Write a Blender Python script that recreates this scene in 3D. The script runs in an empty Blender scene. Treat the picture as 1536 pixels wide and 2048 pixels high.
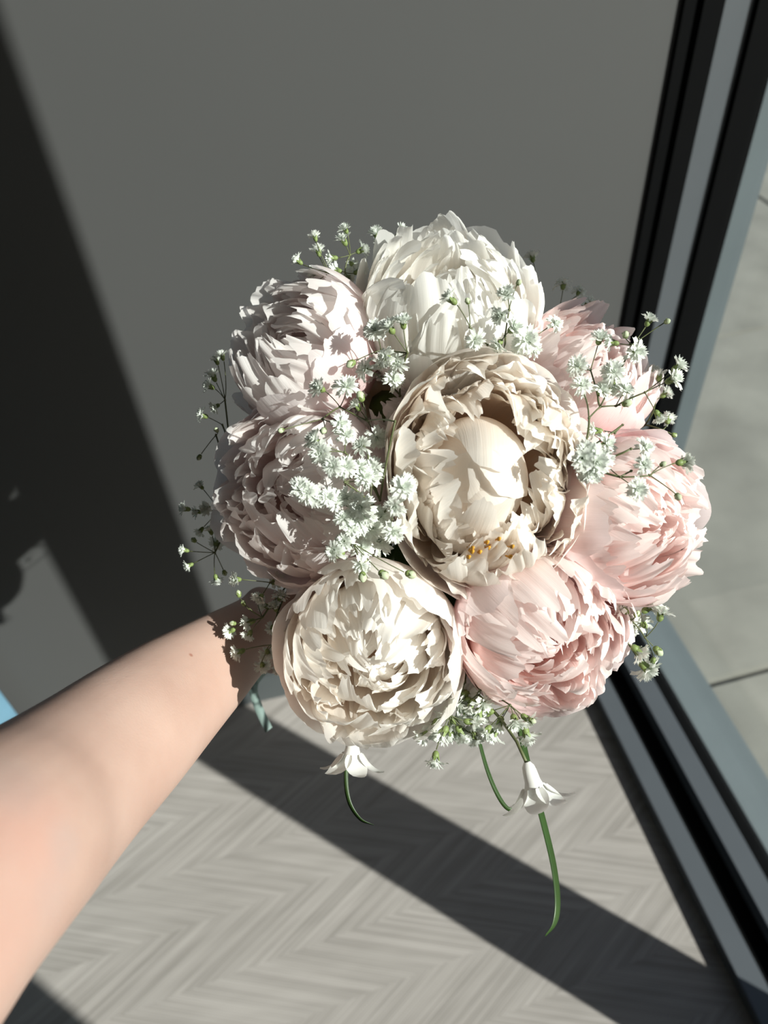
import bpy, bmesh, math, random
import numpy as np
from mathutils import Vector, Matrix, Quaternion

SC = bpy.context.scene
COL = SC.collection
R_ = math.radians

# ------------------------------------------------------------------ camera
FPX = 1540.0                      # focal length in pixels of the 1536x2048 frame
CAM_H = 1.45
AX = np.array([0.97176232, -0.2010653, 0.1234939])     # world X in (right, down, forward)
AY = np.array([-0.22948748, -0.6835698, 0.69286927])   # world Y
AD = np.array([0.05489527, 0.70164455, 0.71040934])    # world down
c_right = Vector((AX[0], AY[0], -AD[0]))
c_down = Vector((AX[1], AY[1], -AD[1]))
c_fwd = Vector((AX[2], AY[2], -AD[2]))
cam_d = bpy.data.cameras.new('camera')
cam = bpy.data.objects.new('camera', cam_d)
COL.objects.link(cam)
m = Matrix.Identity(4)
for i in range(3):
    m[i][0] = c_right[i]; m[i][1] = -c_down[i]; m[i][2] = -c_fwd[i]
m[0][3], m[1][3], m[2][3] = 0.0, 0.0, CAM_H
cam.matrix_world = m
cam_d.sensor_fit = 'VERTICAL'
cam_d.sensor_height = 24.0
cam_d.lens = FPX / 2048 * 24.0
cam_d.clip_start = 0.02
cam_d.dof.use_dof = True
cam_d.dof.focus_distance = 0.405
cam_d.dof.aperture_fstop = 5.2
SC.camera = cam

# ------------------------------------------------------------------ world, sun, exposure
SUN_EL = R_(33.5)
sun_dir = Vector((-math.cos(SUN_EL) * .70711, math.cos(SUN_EL) * .70711, -math.sin(SUN_EL)))
w = bpy.data.worlds.new('sky'); SC.world = w; w.use_nodes = True
nt = w.node_tree; nt.nodes.clear()
sky = nt.nodes.new('ShaderNodeTexSky'); sky.sky_type = 'NISHITA'; sky.sun_disc = False
sky.sun_elevation = SUN_EL
sky.sun_rotation = math.atan2(-sun_dir.x, -sun_dir.y)
sky.air_density = 1.0; sky.dust_density = 1.5
bg = nt.nodes.new('ShaderNodeBackground'); bg.inputs[1].default_value = 0.09
wo = nt.nodes.new('ShaderNodeOutputWorld')
nt.links.new(sky.outputs[0], bg.inputs[0]); nt.links.new(bg.outputs[0], wo.inputs[0])
sl = bpy.data.lights.new('sun', 'SUN'); sl.energy = 8.6; sl.angle = R_(0.53); sl.color = (1.0, .965, .915)
so = bpy.data.objects.new('sun', sl); COL.objects.link(so)
so.rotation_euler = sun_dir.to_track_quat('-Z', 'Y').to_euler(); so.location = (4, -4, 5)
vs = SC.view_settings
vs.view_transform = 'Standard'; vs.look = 'None'; vs.gamma = 1.0; vs.use_curve_mapping = False
vs.exposure = 0.0
SC.cycles.max_bounces = 16; SC.cycles.diffuse_bounces = 10; SC.cycles.transmission_bounces = 16; SC.cycles.transparent_max_bounces = 16

# ------------------------------------------------------------------ helpers
def ray(px, py):
    c = np.array([px - 768, py - 1024, FPX])
    return Vector((c @ AX, c @ AY, -(c @ AD))).normalized()
def at(px, py, dist):
    return Vector((0, 0, CAM_H)) + ray(px, py) * dist
def cdir(a, b, t):
    """direction from camera-relative parts: right, down, toward the viewer"""
    return (c_right * a + c_down * b - c_fwd * t).normalized()

def link(o, parent=None):
    COL.objects.link(o)
    if parent: o.parent = parent
    return o
def mesh_obj(name, verts, faces, mat, parent=None, uvs=None, smooth=True):
    me = bpy.data.meshes.new(name)
    me.from_pydata([tuple(v) for v in verts], [], faces)
    if uvs is not None:
        ul = me.uv_layers.new(name='uv')
        idx = np.empty(len(me.loops), dtype=np.int32); me.loops.foreach_get('vertex_index', idx)
        ul.data.foreach_set('uv', np.asarray(uvs, dtype=np.float32)[idx].ravel())
    if smooth: me.polygons.foreach_set('use_smooth', [True] * len(me.polygons))
    if mat: me.materials.append(mat)
    return link(bpy.data.objects.new(name, me), parent)
def empty(name, loc=(0, 0, 0)):
    o = bpy.data.objects.new(name, None); o.empty_display_size = .01
    COL.objects.link(o); o.location = loc
    return o
def tag(o, label, cat, group=None, kind=None):
    o['label'] = label; o['category'] = cat
    if group: o['group'] = group
    if kind: o['kind'] = kind
    return o
def struct(o, label=None, cat=None):
    o['kind'] = 'structure'
    if label: o['label'] = label
    if cat: o['category'] = cat
    return o
def box(name, x0, x1, y0, y1, z0, z1, mat, parent=None, bevel=0.0):
    bm = bmesh.new()
    vs_ = [bm.verts.new((x, y, z)) for x in (x0, x1) for y in (y0, y1) for z in (z0, z1)]
    for f in ((0, 1, 3, 2), (4, 6, 7, 5), (0, 4, 5, 1), (2, 3, 7, 6), (0, 2, 6, 4), (1, 5, 7, 3)):
        bm.faces.new([vs_[i] for i in f])
    bmesh.ops.recalc_face_normals(bm, faces=bm.faces)
    if bevel: bmesh.ops.bevel(bm, geom=bm.edges[:], offset=bevel, segments=2, affect='EDGES')
    me = bpy.data.meshes.new(name); bm.to_mesh(me); bm.free()
    me.materials.append(mat)
    return link(bpy.data.objects.new(name, me), parent)
def tube(path, radii, sides=6, cap=True):
    """verts, faces of a tube along path"""
    pts = [Vector(p) for p in path]; n = len(pts)
    if not hasattr(radii, '__len__'): radii = [radii] * n
    V, F = [], []
    t0 = (pts[1] - pts[0]).normalized()
    a = t0.orthogonal().normalized()
    for i in range(n):
        t = (pts[min(i + 1, n - 1)] - pts[max(i - 1, 0)]).normalized()
        a = (a - t * a.dot(t)).normalized(); b = t.cross(a)
        for k in range(sides):
            an = 2 * math.pi * k / sides
            V.append(pts[i] + (a * math.cos(an) + b * math.sin(an)) * radii[i])
    for i in range(n - 1):
        for k in range(sides):
            k2 = (k + 1) % sides
            F.append((i * sides + k, i * sides + k2, (i + 1) * sides + k2, (i + 1) * sides + k))
    if cap:
        F.append(tuple(range(sides - 1, -1, -1))); F.append(tuple((n - 1) * sides + k for k in range(sides)))
    return V, F
def bez(a, b, c, n=8):
    a, b, c = Vector(a), Vector(b), Vector(c)
    return [a * (1 - t) ** 2 + b * 2 * t * (1 - t) + c * t * t for t in [i / (n - 1) for i in range(n)]]
def spline(pts, n=8):
    """Catmull-Rom through pts"""
    P = [Vector(p) for p in pts]; P = [P[0] * 2 - P[1]] + P + [P[-1] * 2 - P[-2]]
    out = []
    for i in range(1, len(P) - 2):
        for k in range(n):
            t = k / n; p0, p1, p2, p3 = P[i - 1:i + 3]
            out.append(.5 * ((2 * p1) + (p2 - p0) * t + (2 * p0 - 5 * p1 + 4 * p2 - p3) * t * t + (3 * p1 - p0 - 3 * p2 + p3) * t ** 3))
    out.append(P[-2]); return out
def add(VF, V, F):
    o = len(VF[0]); VF[0].extend(V); VF[1].extend([tuple(i + o for i in f) for f in F])

# ------------------------------------------------------------------ materials
def new_mat(name):
    m_ = bpy.data.materials.new(name); m_.use_nodes = True
    n = m_.node_tree; b = n.nodes['Principled BSDF']
    return m_, n, b
def N(nt_, kind, **kw):
    n = nt_.nodes.new(kind)
    for k, v in kw.items(): setattr(n, k, v)
    return n
def plain(name, col, rough=.6, metal=0.0, spec=.5, noise=0.0, nscale=30.0, bump=0.0):
    m_, n, b = new_mat(name)
    b.inputs['Base Color'].default_value = (*col, 1); b.inputs['Roughness'].default_value = rough
    b.inputs['Metallic'].default_value = metal; b.inputs['Specular IOR Level'].default_value = spec
    if noise or bump:
        tc = N(n, 'ShaderNodeTexCoord'); nz = N(n, 'ShaderNodeTexNoise')
        nz.inputs['Scale'].default_value = nscale; nz.inputs['Detail'].default_value = 5
        n.links.new(tc.outputs['Object'], nz.inputs['Vector'])
        if noise:
            mr = N(n, 'ShaderNodeMapRange'); mr.inputs[1].default_value = .25; mr.inputs[2].default_value = .75
            mr.inputs[3].default_value = 1 - noise; mr.inputs[4].default_value = 1 + noise
            mx = N(n, 'ShaderNodeVectorMath', operation='SCALE'); mx.inputs[0].default_value = col
            n.links.new(nz.outputs[0], mr.inputs[0]); n.links.new(mr.outputs[0], mx.inputs['Scale'])
            n.links.new(mx.outputs[0], b.inputs['Base Color'])
        if bump:
            bp = N(n, 'ShaderNodeBump'); bp.inputs['Strength'].default_value = bump; bp.inputs['Distance'].default_value = .002
            n.links.new(nz.outputs[0], bp.inputs['Height']); n.links.new(bp.outputs[0], b.inputs['Normal'])
    return m_
def math_(n, op, a=None, b=None, c=None):
    k = N(n, 'ShaderNodeMath', operation=op)
    for i, v in enumerate((a, b, c)):
        if v is None: continue
        if isinstance(v, (int, float)): k.inputs[i].default_value = v
        else: n.links.new(v, k.inputs[i])
    return k.outputs[0]

def carpet_mat():
    m_, n, b = new_mat('carpet_chevron')
    geo = N(n, 'ShaderNodeNewGeometry'); sp = N(n, 'ShaderNodeSeparateXYZ')
    n.links.new(geo.outputs['Position'], sp.inputs[0])
    ca, sa = math.cos(R_(4.6)), math.sin(R_(4.6))
    X, Y = sp.outputs[0], sp.outputs[1]
    p = math_(n, 'ADD', math_(n, 'MULTIPLY', X, ca), math_(n, 'MULTIPLY', Y, sa))
    q = math_(n, 'SUBTRACT', math_(n, 'MULTIPLY', Y, ca), math_(n, 'MULTIPLY', X, sa))
    # triangle wave in q, right-pointing vertices at q = .541 + k * .1975
    tri = math_(n, 'PINGPONG', math_(n, 'ADD', q, -.541 + .1975 * 40), .09875)     # 0 at right vertices
    wv = math_(n, 'ADD', p, math_(n, 'MULTIPLY', tri, 2.0))
    row = math_(n, 'FLOOR', math_(n, 'DIVIDE', math_(n, 'ADD', q, -.541 + .09875 * 80), .09875))
    def n1(scale, detail, along):
        cb = N(n, 'ShaderNodeCombineXYZ')
        n.links.new(math_(n, 'MULTIPLY', wv, scale), cb.inputs[0])
        n.links.new(math_(n, 'MULTIPLY', q, along), cb.inputs[1])
        n.links.new(math_(n, 'MULTIPLY', row, 3.7), cb.inputs[2])
        t = N(n, 'ShaderNodeTexNoise'); t.inputs['Scale'].default_value = 1; t.inputs['Detail'].default_value = detail
        n.links.new(cb.outputs[0], t.inputs['Vector']); return t.outputs[0]
    fine = n1(190, 2, 6); broad = n1(62, 1.5, 5); patch = n1(14, 1, 30)
    ribs = math_(n, 'SINE', math_(n, 'MULTIPLY', wv, 2 * math.pi / .0088))
    s = math_(n, 'ADD', math_(n, 'MULTIPLY', fine, .60), math_(n, 'MULTIPLY', broad, .70))
    s = math_(n, 'ADD', s, math_(n, 'MULTIPLY', patch, .3))
    s = math_(n, 'ADD', s, math_(n, 'MULTIPLY', ribs, .055))
    mr = N(n, 'ShaderNodeMapRange'); mr.inputs[1].default_value = .5; mr.inputs[2].default_value = 1.1
    n.links.new(s, mr.inputs[0])
    cr = N(n, 'ShaderNodeValToRGB')
    cr.color_ramp.elements[0].color = (.243, .224, .207, 1); cr.color_ramp.elements[0].position = .12
    cr.color_ramp.elements[1].color = (.380, .352, .331, 1); cr.color_ramp.elements[1].position = .85
    n.links.new(mr.outputs[0], cr.inputs[0]); n.links.new(cr.outputs[0], b.inputs['Base Color'])
    b.inputs['Roughness'].default_value = .95; b.inputs['Specular IOR Level'].default_value = .1
    bp = N(n, 'ShaderNodeBump'); bp.inputs['Strength'].default_value = .35; bp.inputs['Distance'].default_value = .001
    n.links.new(s, bp.inputs['Height']); n.links.new(bp.outputs[0], b.inputs['Normal'])
    return m_

def glass_mat():
    m_, n, b = new_mat('window_glass'); n.nodes.remove(b)
    tr = N(n, 'ShaderNodeBsdfTransparent'); tr.inputs[0].default_value = (.93, .96, .95, 1)
    gl = N(n, 'ShaderNodeBsdfGlossy'); gl.inputs['Roughness'].default_value = .02
    lw = N(n, 'ShaderNodeLayerWeight'); lw.inputs[0].default_value = .5
    fr = N(n, 'ShaderNodeMath', operation='MULTIPLY_ADD'); fr.inputs[1].default_value = .9; fr.inputs[2].default_value = .035
    n.links.new(math_(n, 'POWER', lw.outputs['Facing'], 5.0), fr.inputs[0])
    mx = N(n, 'ShaderNodeMixShader')
    n.links.new(fr.outputs[0], mx.inputs[0]); n.links.new(tr.outputs[0], mx.inputs[1]); n.links.new(gl.outputs[0], mx.inputs[2])
    n.links.new(mx.outputs[0], n.nodes['Material Output'].inputs[0])
    return m_

def petal_mat(name, base, mid, tip, trans=.60, p0=.15, p1=.48, p2=.88):
    m_, n, b = new_mat(name)
    uv = N(n, 'ShaderNodeUVMap'); uv.uv_map = 'uv'
    sp = N(n, 'ShaderNodeSeparateXYZ'); n.links.new(uv.outputs[0], sp.inputs[0])
    mp = N(n, 'ShaderNodeMapping'); mp.inputs['Scale'].default_value = (22, 1.2, 1)
    n.links.new(uv.outputs[0], mp.inputs[0])
    nz = N(n, 'ShaderNodeTexNoise'); nz.inputs['Scale'].default_value = 1.6; nz.inputs['Detail'].default_value = 4
    n.links.new(mp.outputs[0], nz.inputs['Vector'])
    oi = N(n, 'ShaderNodeObjectInfo')
    v = math_(n, 'ADD', sp.outputs[1], math_(n, 'MULTIPLY', math_(n, 'SUBTRACT', nz.outputs[0], .5), .35))
    v = math_(n, 'ADD', v, math_(n, 'MULTIPLY', math_(n, 'SUBTRACT', oi.outputs['Random'], .5), .30))
    cr = N(n, 'ShaderNodeValToRGB'); e = cr.color_ramp.elements
    e[0].position = p0; e[0].color = (*base, 1); e[1].position = p2; e[1].color = (*tip, 1)
    k = e.new(p1); k.color = (*mid, 1)
    n.links.new(v, cr.inputs[0])
    n.links.new(cr.outputs[0], b.inputs['Base Color'])
    b.inputs['Roughness'].default_value = .48; b.inputs['Specular IOR Level'].default_value = .28
    bp = N(n, 'ShaderNodeBump'); bp.inputs['Strength'].default_value = .22; bp.inputs['Distance'].default_value = .0012
    n.links.new(nz.outputs[0], bp.inputs['Height']); n.links.new(bp.outputs[0], b.inputs['Normal'])
    tl = N(n, 'ShaderNodeBsdfTranslucent'); n.links.new(cr.outputs[0], tl.inputs[0]); n.links.new(bp.outputs[0], tl.inputs[1])
    mx = N(n, 'ShaderNodeMixShader'); mx.inputs[0].default_value = trans
    n.links.new(b.outputs[0], mx.inputs[1]); n.links.new(tl.outputs[0], mx.inputs[2])
    n.links.new(mx.outputs[0], n.nodes['Material Output'].inputs[0])
    return m_
def thin_mat(name, col, trans=.3, rough=.5):
    m_, n, b = new_mat(name)
    b.inputs['Base Color'].default_value = (*col, 1); b.inputs['Roughness'].default_value = rough
    b.inputs['Specular IOR Level'].default_value = .3
    tl = N(n, 'ShaderNodeBsdfTranslucent'); tl.inputs[0].default_value = (*col, 1)
    mx = N(n, 'ShaderNodeMixShader'); mx.inputs[0].default_value = trans
    n.links.new(b.outputs[0], mx.inputs[1]); n.links.new(tl.outputs[0], mx.inputs[2])
    n.links.new(mx.outputs[0], n.nodes['Material Output'].inputs[0])
    return m_

M_wall = plain('wall_paint', (.0645, .0652, .0650), .75, noise=.03, nscale=3, bump=.05)
M_base = plain('baseboard_vinyl', (.070, .080, .083), .55)
M_room = plain('room_paint', (.06, .06, .06), .85, noise=.03, nscale=2)
M_ceil = plain('ceiling_paint', (.14, .14, .14), .9, noise=.02, nscale=2)
M_carpet = carpet_mat()
M_alu = plain('anodised_aluminium', (.095, .106, .118), .42, metal=.2, noise=.03, nscale=15)
M_black = plain('black_gasket', (.0022, .0024, .0027), .85, spec=.08, noise=.1, nscale=20)
M_flash = plain('ledge_metal', (.135, .160, .168), .5, metal=.1, noise=.05, nscale=8)
M_reveal = plain('reveal_metal', (.092, .112, .122), .5, metal=.1, noise=.05, nscale=8)
M_glass = glass_mat()
M_slab = plain('concrete', (.205, .203, .178), .9, noise=.22, nscale=5, bump=.3)
M_joint = plain('joint_mortar', (.10, .097, .086), .95, noise=.2, nscale=30)

# ------------------------------------------------------------------ the room
WY = 0.938        # back wall
o = struct(box('floor', -2.6, .64, -3.0, WY + .02, -.05, 0, M_carpet)); o['label'] = 'grey chevron patterned carpet floor'
o = struct(box('wall_back', -2.6, .562, WY, WY + .2, -.05, 2.75, M_wall)); o['label'] = 'plain grey painted wall behind the bouquet'
struct(box('wall_left', -2.75, -2.6, -3.0, WY + .2, -.05, 2.75, M_room))
struct(box('wall_rear', -2.75, .8, -3.15, -3.0, -.05, 2.75, M_room))
struct(box('shadow_wall_right', .64, .80, -3.0, -.87, -.05, 2.75, M_room))  # unseen solid section, added to cast the shadow on the lower left floor
struct(box('ceiling', -2.75, .8, -3.15, WY + .2, 2.7, 2.8, M_ceil))
struct(box('baseboard_back', -2.6, .556, WY - .008, WY, 0, .085, M_base, bevel=.002))

def window(n, y0, y1, jamb=False):
    o_ = struct(empty('window_%d' % n, (.66, (y0 + y1) / 2, 0)))
    def part(name, *a, **k):
        c = box(name, *a, **k); c.parent = o_; c.matrix_parent_inverse = Matrix.Translation(-Vector(o_.location)); return c
    top = 2.62
    # bottom rail: two aluminium bars with black channels between
    part('sill_bar', .549, .589, y0, y1, 0, .028, M_alu, bevel=.0015)
    part('sill_channel', .589, .640, y0, y1, -.03, .004, M_black)
    part('sill_bar', .634, .675, y0, y1, -.03, .034, M_alu, bevel=.0015)
    part('gasket', .675, .712, y0, y1, -.03, .012, M_black)
    part('ledge', .712, .80, y0, y1, -.06, -.005, M_flash, bevel=.002)
    part('head_bar', .60, .80, y0, y1, top, 2.7, M_alu)
    part('glass_pane', .690, .696, y0, y1, .012, top, M_glass)
    return o_, part
w1, part1 = window(1, -.031, WY)
w1['label'] = 'floor to ceiling window pane with dark aluminium frame beside the grey wall'
# jamb of the window against the wall, same profile as the sill
part1('jamb_channel', .562, .614, WY - .006, WY + .05, 0, 2.62, M_black)
part1('jamb_seal', .582, .590, WY - .012, WY + .0, 0, 2.62, M_black, bevel=.001)
part1('jamb_bar', .6135, .657, WY - .001, WY + .05, .0, 2.62, M_alu, bevel=.0015)
part1('jamb_gasket', .657, .698, WY - .008, WY + .05, .0, 2.62, M_black)
part1('jamb_reveal', .698, .738, WY - .001, WY + .12, -.06, 2.7, M_reveal)
w2, part2 = window(2, -.87, -.093)
w2['label'] = 'second window pane beyond the mullion'
tr = struct(box('trim_1', .64, .80, -.093, -.031, -.03, 2.7, M_alu, bevel=.003)); tr['label'] = 'vertical aluminium window mullion'

# pavement outside, slab by slab
pv = struct(box('pavement', .80, 9.0, -6, 12, -.2, -.075, M_joint)); pv['label'] = 'concrete slab pavement outside the window'
sz = 1.2
slab_me = None
for i in range(5):
    for j in range(-3, 7):
        x0 = .806 + i * 1.5; y0 = .758 + j * sz
        if slab_me is None:
            s = box('slab', 0, 1.488, 0, sz - .012, -.09, -.06, M_slab, bevel=.004); slab_me = s.data
            COL.objects.unlink(s); bpy.data.objects.remove(s)
        s = bpy.data.objects.new('slab', slab_me); link(s, pv)
        s.location = (x0, y0, random.Random(i * 31 + j).uniform(-.002, .002)); s.rotation_euler = (0, 0, R_(1.2))

# ------------------------------------------------------------------ peonies
def nz1(rng, x, k, freqs):
    out = np.zeros_like(x)
    for _ in range(k):
        out += np.sin(x * rng.uniform(*freqs) + rng.uniform(0, 6.283)) * rng.uniform(.5, 1)
    return out / k
def nz2(rng, u, v, k, fu, fv):
    out = np.zeros_like(u)
    for _ in range(k):
        out += np.sin(u * rng.uniform(-fu, fu) + v * rng.uniform(fv * .3, fv) * rng.choice((-1, 1)) + rng.uniform(0, 6.283) +
                      .8 * np.sin(u * fu * .5 + v * fv * .4 + rng.uniform(0, 6.283))) * rng.uniform(.5, 1)
    return out / k

def petal_verts(rng, R0, R, tb, tt, W, ruffle=.06, notch=.08, curl=0.0, edge=0.0, crinkle=.01, tip=.30, nu=21, nv=17, fold=0.0, fu=7.0, lean=0.0):
    """a cupped petal on a sphere of radius R about the flower axis +z, azimuth 0"""
    u, v = np.meshgrid(np.linspace(-1, 1, nu), np.linspace(0, 1, nv))
    ue = u[0]
    cut = tip * np.abs(ue) ** 2.6 + notch * np.clip(nz1(rng, ue, 3, (4, 8)) * .9 + .25, 0, 2) + notch * .30 * np.abs(nz1(rng, ue, 2, (10, 19)))
    for _ in range(rng.integers(0, 3)):
        cut = cut + notch * rng.uniform(.4, 1.3) * np.exp(-((ue - rng.uniform(-.7, .7)) / .11) ** 2)
    vv = v * (1 - np.clip(cut, 0, .6))[None, :]
    th = tb + (tt - tb) * vv
    s = v / .62
    shp = np.where(v < .62, .26 + .74 * np.sin(np.clip(s, 0, 1) * math.pi / 2) ** 1.3, 1 - .14 * ((v - .62) / .38) ** 2)
    al = u * W * shp + .07 * nz2(rng, u, v, 2, 3, 4) * v + lean * v * v
    rr = R * (1 + curl * vv ** 4 + edge * np.abs(u) ** 3 * vv
              + ruffle * vv ** 1.6 * nz2(rng, u, v, 3, fu * .55, 4) * 1.3
              + ruffle * .42 * vv ** 3.5 * nz2(rng, u, v, 3, fu * 1.6, 4)
              + ruffle * .34 * vv ** 5 * nz2(rng, u, v, 2, fu * 2.6, 3)
              + crinkle * vv * nz2(rng, u, v, 3, 26, 14)
              - fold * np.exp(-(u / .12) ** 2) * vv)
    zc = -(R0 - R) * .85 * (1 - vv) ** 1.2
    mx, mz = np.sin(th), np.cos(th)
    ca, sa = np.cos(al), np.sin(al)
    x = rr * mx * ca; y = rr * sa * (.55 + .45 * np.clip(mx * 1.2, 0, 1)) if False else rr * sa
    z = rr * mz * ca + zc
    V = np.stack([x, y, z], -1).reshape(-1, 3)
    uv = np.stack([(u + 1) / 2, v], -1).reshape(-1, 2)
    return V, uv
_grid = {}
def grid_faces(nu, nv):
    if (nu, nv) not in _grid:
        _grid[(nu, nv)] = [(j * nu + i, j * nu + i + 1, (j + 1) * nu + i + 1, (j + 1) * nu + i) for j in range(nv - 1) for i in range(nu - 1)]
    return _grid[(nu, nv)]

M_green = plain('stem_green', (.075, .13, .03), .5, noise=.2, nscale=60)
M_dkgreen = plain('stem_dark', (.10, .115, .045), .55, noise=.2, nscale=80)
M_calyx = plain('calyx_green', (.17, .23, .07), .55, noise=.2, nscale=120)
M_stamen = plain('stamen_yellow', (.55, .27, .02), .6, noise=.3, nscale=300)

PAL = {   # name: (base, mid, tip) for inner petals, then for guard petals
    'cream': (((.96, .79, .63), (.965, .88, .80), (.965, .935, .895)), ((.955, .71, .64), (.965, .86, .81), (.965, .925, .89))),
    'ivory': (((.96, .81, .68), (.965, .905, .84), (.965, .945, .915)), ((.955, .76, .71), (.965, .885, .85), (.965, .935, .91))),
    'white': (((.96, .85, .73), (.965, .925, .875), (.965, .955, .93)), ((.96, .80, .76), (.965, .91, .88), (.965, .95, .93))),
    'blush': (((.96, .75, .70), (.965, .85, .825), (.965, .93, .915)), ((.955, .70, .70), (.965, .84, .835), (.965, .915, .915))),
    'pink':  (((.96, .63, .57), (.965, .775, .74), (.965, .895, .88)), ((.955, .61, .62), (.965, .765, .765), (.965, .875, .875))),
}
PM = {k: (petal_mat('petal_' + k, *a), petal_mat('guard_' + k, *b)) for k, (a, b) in PAL.items()}

#          n   R    tt range (deg)  W   ruffle notch curl  edge  crinkle fold  fu
STD = [('guard_petal', 8, 1.00, (62, 106), .66, .055, .07, .03, .00, .004, .0, 4),
       ('guard_petal', 7, .955, (52, 84), .60, .075, .10, .00, .00, .006, .0, 5),
       ('petal', 11, .90, (42, 68), .46, .11, .13, .03, .02, .010, .02, 7),
       ('petal', 13, .82, (30, 58), .42, .14, .15, .05, .02, .014, .05, 8),
       ('petal', 14, .72, (18, 50), .42, .17, .17, .07, .02, .018, .06, 8),
       ('petal', 13, .60, (6, 44), .44, .20, .18, .08, .02, .020, .08, 8),
       ('petal', 10, .46, (-8, 36), .50, .22, .20, .10, .02, .022, .08, 8),
       ('petal', 8, .36, (-24, 30), .60, .22, .18, .06, .02, .022, .08, 7)]

HEADS = []
BIND = at(700, 1180, .565)
def peony(label, px, py, dist, rpx, face, pal, seed, layers=STD, squash=.92, spin=0.0, scl=(1, 1, 1)):
    rng = np.random.default_rng(seed)
    C = at(px, py, dist); R0 = rpx * dist / FPX
    n = cdir(*face)
    HEADS.append((C, R0))
    base = C - n * R0 * .95 * squash
    root = empty('peony', base)
    q = n.to_track_quat('Z', 'Y')
    root.rotation_mode = 'QUATERNION'; root.rotation_quaternion = q; root.scale = scl
    off = Vector((0, 0, R0 * .95 * squash))
    mi, mg = PM[pal]
    k = 0
    for (nm, cnt, Rf, (t0, t1), W, ruf, notch, curl, edge, crk, fold, fu) in layers:
        ph0 = rng.uniform(0, 6.283)
        for i in range(cnt):
            Rl = R0 * Rf * rng.uniform(.95, 1.04)
            tt = R_(rng.uniform(t0, t1)); tb = R_(rng.uniform(158, 168))
            big = nm == 'guard_petal'
            nu, nv = (29, 21) if big else (33, 21)
            V, uv = petal_verts(rng, R0, Rl, tb, tt, W * rng.uniform(.85, 1.15), ruf * rng.uniform(.7, 1.4), notch * rng.uniform(.5, 1.4),
                                curl + rng.uniform(-.05, .06), edge, crk, .30 if not big else .26, nu, nv, fold * rng.uniform(0, 1), fu, rng.uniform(-1, 1) * (.08 if big else .28))
            V[:, 2] *= squash
            o_ = mesh_obj(nm, V, grid_faces(nu, nv), mg if big else mi, root, uv)
            o_.location = off
            tl_ = 5 if big else 10
            o_.rotation_euler = (R_(rng.uniform(-tl_, tl_)), R_(rng.uniform(-tl_, tl_)), ph0 + 6.283 * (i + rng.uniform(-.25, .25)) / cnt + spin)
            k += 1
    # stem down to the binding point
    inv = (Matrix.Translation(base) @ q.to_matrix().to_4x4() @ Matrix.Diagonal((*scl, 1))).inverted()
    mid = base - n * .045
    mid = mid.lerp(BIND, .35)
    pth = [inv @ p for p in bez(base + n * .004, mid, BIND + Vector((rng.uniform(-.006, .006), rng.uniform(-.006, .006), rng.uniform(-.006, .006))), 9)]
    V, F = tube(pth, .0032, 8); mesh_obj('stem', V, F, M_green, root)
    V, F = tube([(0, 0, -.004), (0, 0, 0), (0, 0, .006), (0, 0, .010)], [.004, .009, .011, .006], 10); mesh_obj('receptacle', V, F, M_calyx, root)
    tag(root, label, 'flower', 'peonies in the bouquet')
    return root, off, R0, rng, q

OPEN = [('guard_petal', 8, 1.00, (70, 100), .66, .045, .05, .03, .00, .004, .0, 4),
        ('guard_petal', 8, .97, (62, 78), .56, .06, .08, .03, .00, .006, .0, 5),
        ('petal', 12, .94, (54, 70), .42, .09, .12, .05, .03, .010, .02, 7),
        ('petal', 14, .88, (48, 64), .38, .12, .15, .07, .03, .014, .05, 8),
        ('petal', 14, .82, (42, 60), .36, .15, .17, .09, .02, .016, .06, 8),
        ('petal', 13, .74, (38, 58), .36, .17, .18, .10, .02, .018, .06, 8),
        ('petal', 14, .70, (30, 50), .44, .19, .18, .06, .02, .018, .06, 8),
        ('petal', 10, .66, (26, 44), .48, .17, .16, .04, .02, .018, .04, 8)]
c4 = peony('large cream peony in the middle of the bouquet with a rounded heart and yellow stamens', 975, 948, .405, 222, (.02, -.03, 1), 'cream', 11, OPEN, .88, 0, (.93, 1.09, 1))
peony('white upright peony topmost in the bouquet', 893, 612, .452, 184, (-.02, -.58, .8), 'white', 22)
peony('pale blush peony tilted to the upper left next to the topmost white peony', 602, 702, .462, 164, (-.72, -.38, .66), 'blush', 33)
peony('pink peony half hidden behind the baby breath at the upper right of the bouquet', 1180, 748, .470, 142, (.46, -.46, .76), 'pink', 44)
peony('blush peony facing left above the wrist, below the upper left peony', 602, 984, .438, 188, (-.45, .04, .88), 'blush', 55)
peony('pink peony facing right at the right edge of the bouquet against the window', 1266, 1042, .438, 170, (.56, .08, .82), 'pink', 66)
peony('creamy white peony with ruffled petals at the lower left of the bouquet beside the wrist', 742, 1304, .418, 187, (-.10, .26, .95), 'ivory', 77)
peony('pink peony at the lower right of the bouquet above the window sill', 1082, 1262, .425, 178, (.26, .34, .9), 'pink', 88)

peony('white peony sunk deep under baby breath between the left and middle peonies', 758, 800, .447, 92, (-.25, -.12, 1), 'white', 99, STD[1:6])

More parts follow.
